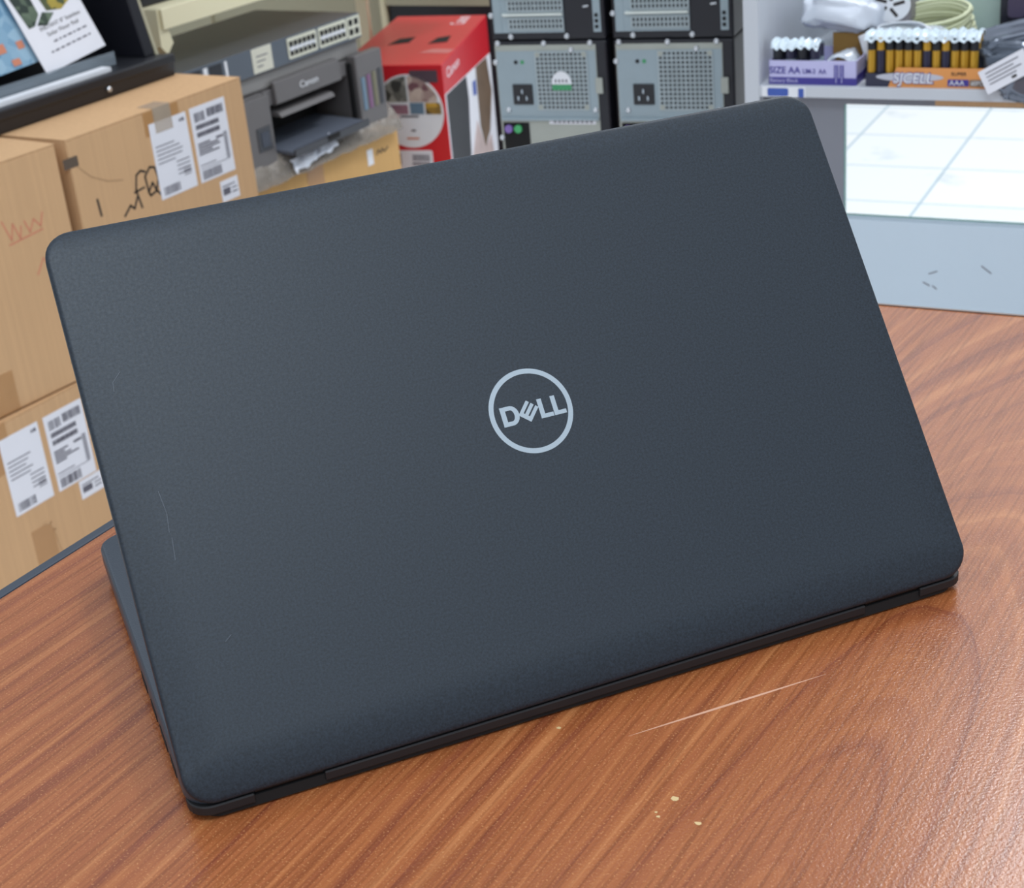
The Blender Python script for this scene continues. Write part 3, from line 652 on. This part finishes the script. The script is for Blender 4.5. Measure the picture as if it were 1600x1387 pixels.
def lower_tower(x0, label, green):
    t = thing('computer_tower', label, 'computer tower', (TX, TY, 0), 11, 'black computer towers stacked with their backs showing')
    w_ = .174; Z = .334; q = MB(); q.box(x0, x0 + w_, 0, .36, Z, .698, m_blackmetal); q.build('case', t, bevel=.003)
    X = x0 + .084  # photo axis
    box('rear_plate', X - .080, X + .074, -.0016, 0, .350, .6925, m_zinc2, t)
    ps = box('power_supply', X - .079, X + .073, -.0021, -.0006, .586, .684, m_zinc, t)
    q = MB(); q.prism([(-.0016, .5875), (-.006, .5865), (-.006, .583), (-.0016, .582)], X - .077, X + .073, m_zinc, 'x'); q.build('plate_lip', t)
    lattice('fan_grille', X - .018, X + .0595, .599, .682, t)
    q = MB(); q.box(X - .057, X - .026, -.004, -.0016, .606, .636, m_black)
    q.build('power_socket', t, bevel=.001)
    q = MB()
    for a, b_ in ((-.0415, .626), (-.048, .616), (-.035, .616)): q.box(X + a - .001, X + a + .001, -.0065, -.004, b_ - .003, b_ + .003, m_steel)
    q.build('socket_pin', t)
    q = MB(); q.lathe([(.003, 0), (.003, -.001)], (X - .049, -.0016, .668), m_dark, 12, 'y'); q.lathe([(.003, 0), (.003, -.001)], (X - .039, -.0016, .668), m_green, 12, 'y'); q.box(X - .057, X - .031, -.002, -.0016, .656, .659, m_white); q.build('indicator', t)
    q = MB(); q.box(X + .071, X + .082, -.004, -.001, .622, .645, m_zinc2); q.build('latch_tab', t, bevel=.001)
    q = MB(); q.box(X - .077, X - .036, -.0024, -.0016, .44, .579, m_dark); io = q.build('port_panel', t)
    q = MB(); q.lathe([(.006, 0), (.006, -.004), (.003, -.004)], (X - .068, -.0024, .570), m_purple, 18, 'y'); q.build('keyboard_socket', t)
    q = MB(); q.lathe([(.006, 0), (.006, -.004), (.003, -.004)], (X - .053, -.0024, .570), m_greenp, 18, 'y'); q.build('mouse_socket', t)
    q = MB(); q.box(X - .004, X + .068, -.0022, -.0016, .577, .584, m_label); st = q.build('serial_sticker', t)
    q = MB()
    for k in range(9): q.box(X + .003 + k * .007, X + .007 + k * .007, -.0026, -.0022, .579, .5815, m_print)
    q.build('printing', st)
    for a, b_ in ((-.075, .701 - .006), (-.004, .6945), (.066, .6945), (-.0825 + .002, .668), (-.0825 + .002, .556)): screw(X + a, b_, t)
    for a, b_ in ((-.066, .598), (.0685, .598), (.037, .685)): screw(X + a, b_, t, -.0018)
    if green:
        q = MB(); c = (X + .020, .636); pts = [(c[0] + .0155 * math.cos(R(a)), c[1] + .019 * math.sin(R(a))) for a in range(0, 181, 15)]
        q.prism(pts, -.0046, -.0036, m_white); gs = q.build('approval_sticker', t)
        q = MB(); q.box(c[0] - .0145, c[0] + .0145, -.0046, -.0036, c[1] - .0085, c[1] - .0005, m_green)
        for k in range(4): q.box(c[0] - .010 + k * .0055, c[0] - .0075 + k * .0055, -.005, -.0046, c[1] + .003, c[1] + .007, m_print)
        q.build('printing', gs)
    return t
def upper_tower(x0, label):
    t = thing('computer_tower', label, 'computer tower', (TX, TY, 0), 11, 'black computer towers stacked with their backs showing')
    Z0 = .6995; q = MB(); q.box(x0, x0 + .174, 0, .36, Z0, Z0 + .364, m_blackmetal); q.build('case', t, bevel=.003)
    X = x0 + .084
    box('rear_strip', X - .078, X - .066, -.002, 0, .710, 1.05, m_zinc, t)
    box('slot_plate', X - .0665, X + .029, -.0014, 0, .710, .83, m_zinc, t)
    for k in range(4):
        z = .7155 + k * .0255; lattice('slot_cover', X - .054, X + .028, z, z + .0145, t, .0058, False)
        q = MB(); q.prism([(-.0014, z + .0175), (-.006, z + .0195), (-.006, z + .0215), (-.0014, z + .0225)], X - .063, X + .028, m_bar, 'x'); q.build('slot_bar', t)
    q = MB(); q.box(X + .073, X + .084, -.002, 0, .710, 1.05, m_zinc)
    for k in range(3): q.box(X + .0755, X + .0805, -.0026, -.002, .715 + k * .008, .720 + k * .008, m_dark)
    q.build('vented_strip', t)
    q = MB(); q.tube([(X + .060, -.004, .746), (X + .068, -.004, .747)], .0015, m_screw, 8); q.build('latch', t)
    for a, b_ in ((-.0535, .7045), (.032, .7045), (-.0815, .735)): screw(X + a, b_, t)
    return t
lower_tower(-.086, 'black computer tower with a green and white sticker on its fan grille', True)
lower_tower(.098, 'lower computer tower with a plain fan grille, beside the white cabinet', False)
upper_tower(-.086, 'computer tower stacked over the one with the green sticker, slot covers showing')
upper_tower(.098, 'computer tower stacked over the plain grille one, next to the white cabinet')

# ------------------------------------------------------------------ white cabinet with shelf
CX, CY, CYW = -.4174, 1.3629, 5.5
K = frame(CX, CY, CYW)
cab = thing('shelf_cabinet', 'white open shop cabinet with a battery shelf above a glass pane', 'cabinet', (CX, CY, 0), CYW)
box('side_panel', -.1135, -.094, 0, .42, 0, 1.3, m_laminate, cab, bevel=.0008)
box('shelf_board', -.094, .90, 0, .42, .6635, .6775, m_laminate, cab, bevel=.001)
box('back_panel', -.094, .90, .42, .428, .655, 1.3, m_laminate, cab)
q = MB(); q.box(-.094, .010, .020, .028, .30, .6635, m_grey); q.box(.010, .90, .020, .028, .6515, .6635, m_grey); q.build('apron', cab)
box('front_board', .0, .90, 0.004, .022, .02, .5065, m_laminate2, cab, bevel=.001)
q = MB(); q.box(.010, .90, .0225, .0265, .505, .655, m_glass); gp = q.build('glass_pane', cab)
q = MB(); q.box(.0085, .0115, .0215, .0275, .505, .6545, m_glassedge); q.box(.0085, .90, .0215, .0275, .6525, .6555, m_glassedge); q.box(.0085, .90, .0210, .0275, .5045, .5068, m_glassedge); q.build('glass_edge', cab)
box('cardboard_strip', .125, .60, .0105, .0195, .6548, .6632, m_card, cab)
q = MB(); q.prism(rrect(-.083, -.056, .6650, .675, .002, 3), -.0008, 0, m_blue); q.prism(rrect(-.043, -.036, .6640, .675, .001, 3), -.0008, 0, m_blue); q.prism([(-.09, .6638), (-.034, .6638), (-.034, .6772), (-.09, .6772)], -.0003, 0, m_white); q.build('shelf_sticker', cab)['label'] = 'white sticker with blue print'
q = MB()
for a in (((.125, .44), (.135, .444)), ((.118, .428), (.126, .424)), ((.130, .424), (.135, .42)), ((.19, .455), (.202, .446))): q.ribbon(a, .0014, .004, m_print)
q.build('scuff_or_light_streak', cab)
SZ = .6775
# AA tray
ta = thing('battery_tray', 'lavender and blue open AA battery tray at the cabinet side', 'battery box', K(-.084, .010, SZ), CYW)
wT, dT, hT = .112, .085, .030
q = MB(); q.box(0, wT, 0, .0012, 0, hT, m_lav); q.box(0, wT, dT - .0012, dT, 0, hT, m_lav); q.box(0, .0012, 0, dT, 0, hT, m_lav); q.box(wT - .0012, wT, 0, dT, 0, hT, m_lav); q.box(0, wT, 0, dT, 0, .0012, m_lav); q.build('tray', ta)
q = MB(); q.box(0, wT, -.0004, 0, 0, .009, m_indigo); q.box(wT, wT + .0004, 0, dT, 0, .012, m_indigo); q.build('blue_band', ta)
text('printing', 'SIZE AA', .0118, m_indigo, ta, .001, -.0003, .0140, w=.040, bold=.0002); text('printing', 'UM-3  AA', .0085, m_indigo, ta, .044, -.0003, .0140, w=.030, bold=.0001)
text('printing', 'Battery Block', .007, m_lav, ta, .002, -.0007, .0028, w=.036)
for x in (.084, .091):
    q = MB(); q.prism([(x, .003), (x + .005, .003), (x + .005, .025), (x, .025)], -.0008, -.0004, m_indigo); q.prism([(x + .0022, .003), (x + .0030, .003), (x + .0030, .025), (x + .0022, .025)], -.0012, -.0008, m_lav); q.build('battery_picture', ta)
def battery(name, r, h, m1, m2, label, group):
    t = thing(name, label, 'battery', (0, 0, 0), 0, group)
    q = MB(); q.lathe([(r * .93, 0), (r, .0006), (r, h * .62)], (0, 0, 0), m1, 18); q.lathe([(r * 1.001, h * .62), (r * 1.001, h * .955), (r * .93, h * .965)], (0, 0, 0), m2, 18); q.build('sleeve', t, smooth=False)
    q = MB(); q.lathe([(r * .9, h * .955), (r * .88, h * .968), (r * .36, h * .972), (r * .36, h), (r * .3, h)], (0, 0, 0), m_steel, 16); q.build('terminal', t)
    return t
def dup(t, loc, rz):
    c = t.copy(); C.objects.link(c); c.location = loc; c.rotation_euler = (0, 0, rz)
    for ch in t.children: d = ch.copy(); C.objects.link(d); d.parent = c
    return c
aa = battery('battery', .0068, .047, m_batb, m_photo1, 'dark AA battery standing in the lavender tray', 'AA batteries in the lavender tray')
ab = battery('battery', .0068, .047, P('silver_sleeve', (150, 164, 172), .3, .3), m_batb, 'silver AA battery standing in the lavender tray', 'AA batteries in the lavender tray')
first = True
for i in range(4):
    for j in range(2):
        loc = K(-.084 + .0095 + i * .0158, .010 + .011 + j * .016, SZ + .0014)
        if i % 2 == 0:
            if first: aa.location = loc; first = False
            else: dup(aa, loc, i)
        elif ab.get('placed') is None: ab.location = loc; ab['placed'] = 1
        else: dup(ab, loc, i)
def film(name, x0, x1, y0, y1, z, label, drop=.008, seed=0, n=28, m=None, amp=.0022):
    o = crumple(name, n, 10, lambda u, v: (x0 + (x1 - x0) * u, y0 + (y1 - y0) * v, z - drop * (abs(v - .5) * 2) ** 4 + .0018 * math.sin(u * n * 1.31)), m or m_wrap, None, amp, 90, seed, .0004)
    o.location = (CX, CY, 0); o.rotation_euler = (0, 0, R(CYW)); return tag(o, label, 'plastic film')
film('shrink_film', -.082, -.022, .012, .044, SZ + .0520, 'clear shrink film over the AA batteries in the lavender tray', .008, 2)
o = crumple('torn_film', 16, 12, lambda u, v: (-.02 + .045 * u, .02 + .05 * v, SZ + .018 + .014 * math.sin(3 * u)), m_bag, None, .006, 60, 8); o.location = (CX, CY, 0); o.rotation_euler = (0, 0, R(CYW)); tag(o, 'torn clear film lying in the lavender tray', 'plastic film')
# AAA box
tb2 = thing('battery_tray', 'black AAA battery tray with an orange printed front', 'battery box', K(.040, .008, SZ), CYW)
q = MB(); q.box(0, .150, 0, .06, 0, .016, m_batb); q.build('tray', tb2)
q = MB(); q.prism([(.0285, -.0012 + 0), (.150, 0), (.150, .022), (.040, .022)], -.0012, -.0002, m_orange)
q = MB(); q.prism([(.028, 0), (.150, 0), (.150, .024), (.038, .024)], -.0012, -.0002, m_orange); fo = q.build('orange_front', tb2)
q = MB(); q.prism([(.058 + .041 * math.cos(2 * math.pi * i / 40) - .004, .0125 + .0052 * math.sin(2 * math.pi * i / 40)) for i in range(40)], -.0018, -.0012, P('ellipse_silver', (186, 188, 200), .45)); q.build('white_ellipse', tb2)
text('printing', 'SJCELL', .0185, m_indigo, tb2, .0335, -.0020, .0052, w=.050, shear=.15, bold=.0007); text('printing', 'SJCELL', .0175, m_white, tb2, .0345, -.0026, .0056, w=.048, shear=.15, bold=.0001)
q = MB(); q.prism(rrect(.100, .125, .0025, .0105, .001, 2), -.0018, -.0012, m_indigo); q.prism(rrect(.126, .147, .0025, .0105, .001, 2), -.0018, -.0012, P('size_patch', (126, 110, 96), .5)); q.build('size_patch', tb2)
text('printing', 'AAA', .0085, m_white, tb2, .1020, -.0022, .0038, w=.018); text('printing', '60PCS', .0075, m_white, tb2, .1280, -.0022, .0040, w=.017); text('printing', 'SUPER', .0055, m_ink, tb2, .104, -.0016, .0155, w=.018)
b1 = battery('battery', .0051, .0445, m_gold, m_photo1, 'slim gold AAA battery standing in the long row behind the orange front', 'AAA batteries in the black tray')
b2 = battery('battery', .0051, .0445, m_batb, m_gold, 'slim black AAA battery standing in the long row behind the orange front', 'AAA batteries in the black tray')
f1 = f2 = True
for i in range(12):
    for j in range(3):
        loc = K(.038 + i * .0118, .0155 + j * .0118, SZ + .0162 - .006)
        dark = (i * 5 + j * 3) % 7 in (2, 5)
        loc = K(.0455 + i * .0112, .0155 + j * .0118, SZ + .0162)
        if dark:
            if f2: b2.location = loc; f2 = False
            else: dup(b2, loc, 0)
        else:
            if f1: b1.location = loc; f1 = False
            else: dup(b1, loc, 0)
film('shrink_film', .038, .176, .008, .046, SZ + .0650, 'glossy clear shrink film over the row of AAA batteries', .010, 4, 60, None, .002)

# bags, cables and packets behind
def pillow(name, label, cat, c, sx, sy, sz, m, yaw=0, roll=0, pitch=0, seed=0, amp=.18, group=None, res=26, pw=.55, clear=.0):
    q = MB(); vs_ = []; nu = res * 2; nv = res
    for j in range(nv + 1):
        ph = math.pi * j / nv
        for i in range(nu):
            th = 2 * math.pi * i / nu
            d = Vector((math.cos(th) * math.sin(ph), math.sin(th) * math.sin(ph), math.cos(ph)))
            s = Vector([math.copysign(abs(k) ** pw, k) for k in d])
            nz = noise.noise(d * 2.3 + Vector((seed, 0, 0))) * amp + noise.noise(d * 7 + Vector((0, seed, 0))) * amp * .45 + noise.noise(d * 17 + Vector((0, seed, 3))) * amp * .15
            vs_.append((s.x * sx / 2 * (1 + nz * .6), s.y * sy / 2 * (1 + nz * .6), s.z * sz / 2 * (1 + nz)))
    fs = [(j * nu + i, (j + 1) * nu + i, (j + 1) * nu + (i + 1) % nu, j * nu + (i + 1) % nu) for j in range(nv) for i in range(nu)]
    q.add(vs_, fs, m); o = q.build(name, None, loc=K(*c), rot=(R(roll), R(pitch), R(CYW + yaw)), smooth=True)
    return tag(o, label, cat, group)
pillow('polythene_bag', 'clear crumpled polythene bag standing at the cabinet side panel', 'bag', (-.032, .26, .748), .065, .09, .115, m_bag, 10, 0, 8, 3, .3)
pillow('padded_envelope', 'pale white padded bag drooping over the lavender tray', 'bag', (-.014, .130, .7420), .110, .13, .046, m_bagw, 5, -10, 6, 7, .22)
pillow('polythene_bag', 'frosted polythene bag on top of the pale padded bag', 'bag', (.000, .215, .770), .085, .07, .07, m_bag, -15, 0, 0, 11, .3)
o = box('brown_card', -.02, .062, .078, .081, SZ, .728, P('brown_carton', (140, 106, 50), .7), None); o.location = (CX, CY, 0); o.rotation_euler = (0, 0, R(CYW)); tag(o, 'brown card strip standing behind the lavender tray', 'card')
# small cylinder roll at the tray's end
q = MB(); q.tube([(0, 0, 0), (-.010, 0, .030)], .0075, m_white, 18); o = q.build('cable_tie_roll', None, loc=K(.034, .060, SZ + .022)); tag(o, 'small white roll leaning at the end of the lavender tray', 'roll')
def coil(name, label, c, rx, ry, r, turns, m, tilt=(0, 0, 0), seed=0, cat='cable', rise=.35):
    rnd = random.Random(seed); pts = []; k = 36
    for i in range(turns * k + 1):
        a = 2 * math.pi * i / k; t = i // k; e = 1 - .05 * (i / k % 3) + .03 * math.sin(a * .37 + seed)
        pts.append((rx * e * math.cos(a), ry * e * math.sin(a) + .15 * ry * math.sin(i * .013 + seed), r * 2 * rise * (i / k) + .0008 * math.sin(a * 3 + t)))
    q = MB(); q.tube(pts, r, m, 8); o = q.build(name, None, loc=K(*c), rot=(R(tilt[0]), R(tilt[1]), R(tilt[2] + CYW)), smooth=True)
    return tag(o, label, cat)
coil('cable_coil', 'beige coiled cable behind the AAA battery row, largest of the coils', (.098, .135, .706), .048, .026, .0024, 13, m_cable, (30, -5, 8), 1, rise=.75)
coil('cable_coil', 'white coiled cable in a clear bag behind the AAA battery row', (.070, .074, .729), .034, .016, .0014, 6, m_cablew, (24, 0, -4), 2, rise=.5)
coil('cable_coil', 'yellowish ribbed cable bundle beside the grey foil packets', (.136, .078, .712), .018, .011, .0019, 5, m_cable, (28, 0, 20), 3, rise=.7)
pillow('polythene_bag', 'clear bag around the white coiled cable', 'bag', (.072, .082, .722), .088, .040, .026, m_bag, 0, 8, 0, 21, .25)
# packet with a round white sticker
pk = thing('packet', 'dark packet with a round white sticker lying on the beige cable', 'packet', K(.038, .125, .782), CYW)
box('pouch', -.035, .035, -.03, .03, -.05, .004, P('pouch_grey', (122, 118, 124), .4), pk, bevel=.008, seg=3)
q = MB(); q.prism([(.010 + .026 * math.cos(2 * math.pi * i / 40), -.01 + .022 * math.sin(2 * math.pi * i / 40)) for i in range(40)], .0042, .0052, m_white, 'z'); q.prism([(.010 + .026 * math.cos(2 * math.pi * i / 40), -.022 + .022 * math.sin(2 * math.pi * i / 40)) for i in range(40)], -.032, -.0305, m_white); rs = q.build('round_sticker', pk)
q = MB()
for a in range(0, 360, 72): q.ribbon([(.010 + .006 * math.cos(R(a)), -.022 + .006 * math.sin(R(a))), (.010 + .018 * math.cos(R(a + 12)), -.022 + .016 * math.sin(R(a + 12)))], .004, -.0321, m_ink)
q.build('emblem', rs)
# pale green packet standing and plum gadget
o = box('cardboard_sleeve', -.024, .024, -.012, .012, 0, .13, P('mint_card', (176, 196, 190), .4), None, bevel=.002); o.location = K(.152, .185, SZ); o.rotation_euler = (0, 0, R(CYW)); tag(o, 'pale mint box standing behind the cables', 'box')
gd = thing('card_reader', 'dark plum gadget in a blister pack at the right end of the shelf', 'gadget', K(.205, .125, SZ), CYW)
box('blister_pack', -.028, .05, 0, .02, 0, .118, P('blister_black', (34, 34, 44), .25), gd, bevel=.003); q = MB(); q.prism(rrect(-.018, .004, .060, .112, .006, 4), -.006, 0, m_purpled); q.prism(rrect(.010, .032, .060, .112, .006, 4), -.006, 0, m_purpled); q.build('gadget_body', gd, bevel=.002)
pillow('foil_bag', 'long grey antistatic foil bag lying across the cables', 'bag', (.212, .065, .731), .125, .045, .018, m_anti, 6, 14, -12, 31, .3)
pillow('foil_bag', 'dark antistatic foil bag behind the orange front, under the white tag', 'bag', (.212, .050, .704), .095, .07, .045, P('foil_dark', (84, 92, 104), .18, .5, .3, 40, .6, 80), -6, 0, 0, 35, .35)
pillow('foil_bag', 'silver crumpled foil bag hanging over the front of the shelf', 'bag', (.232, .004, .690), .055, .035, .048, m_anti, 0, 0, 18, 41, .4)
tg = thing('price_tag', 'white paper tag with small print lying on the foil bags', 'tag', K(.2105, -.014, .7035), CYW)
q = MB(); q.box(-.029, .029, -.0004, .0004, -.0145, .0145, m_label); tp = q.build('paper', tg, rot=(R(-14), R(-30), 0))
q = MB()
for k in range(4): q.box(-.022, .020 - (k % 2) * .008, -.0009, -.0004, .008 - k * .0045, .0092 - k * .0045, m_print)
q.box(.004, .010, -.0009, -.0004, -.011, -.008, m_ink); q.build('printing', tp)
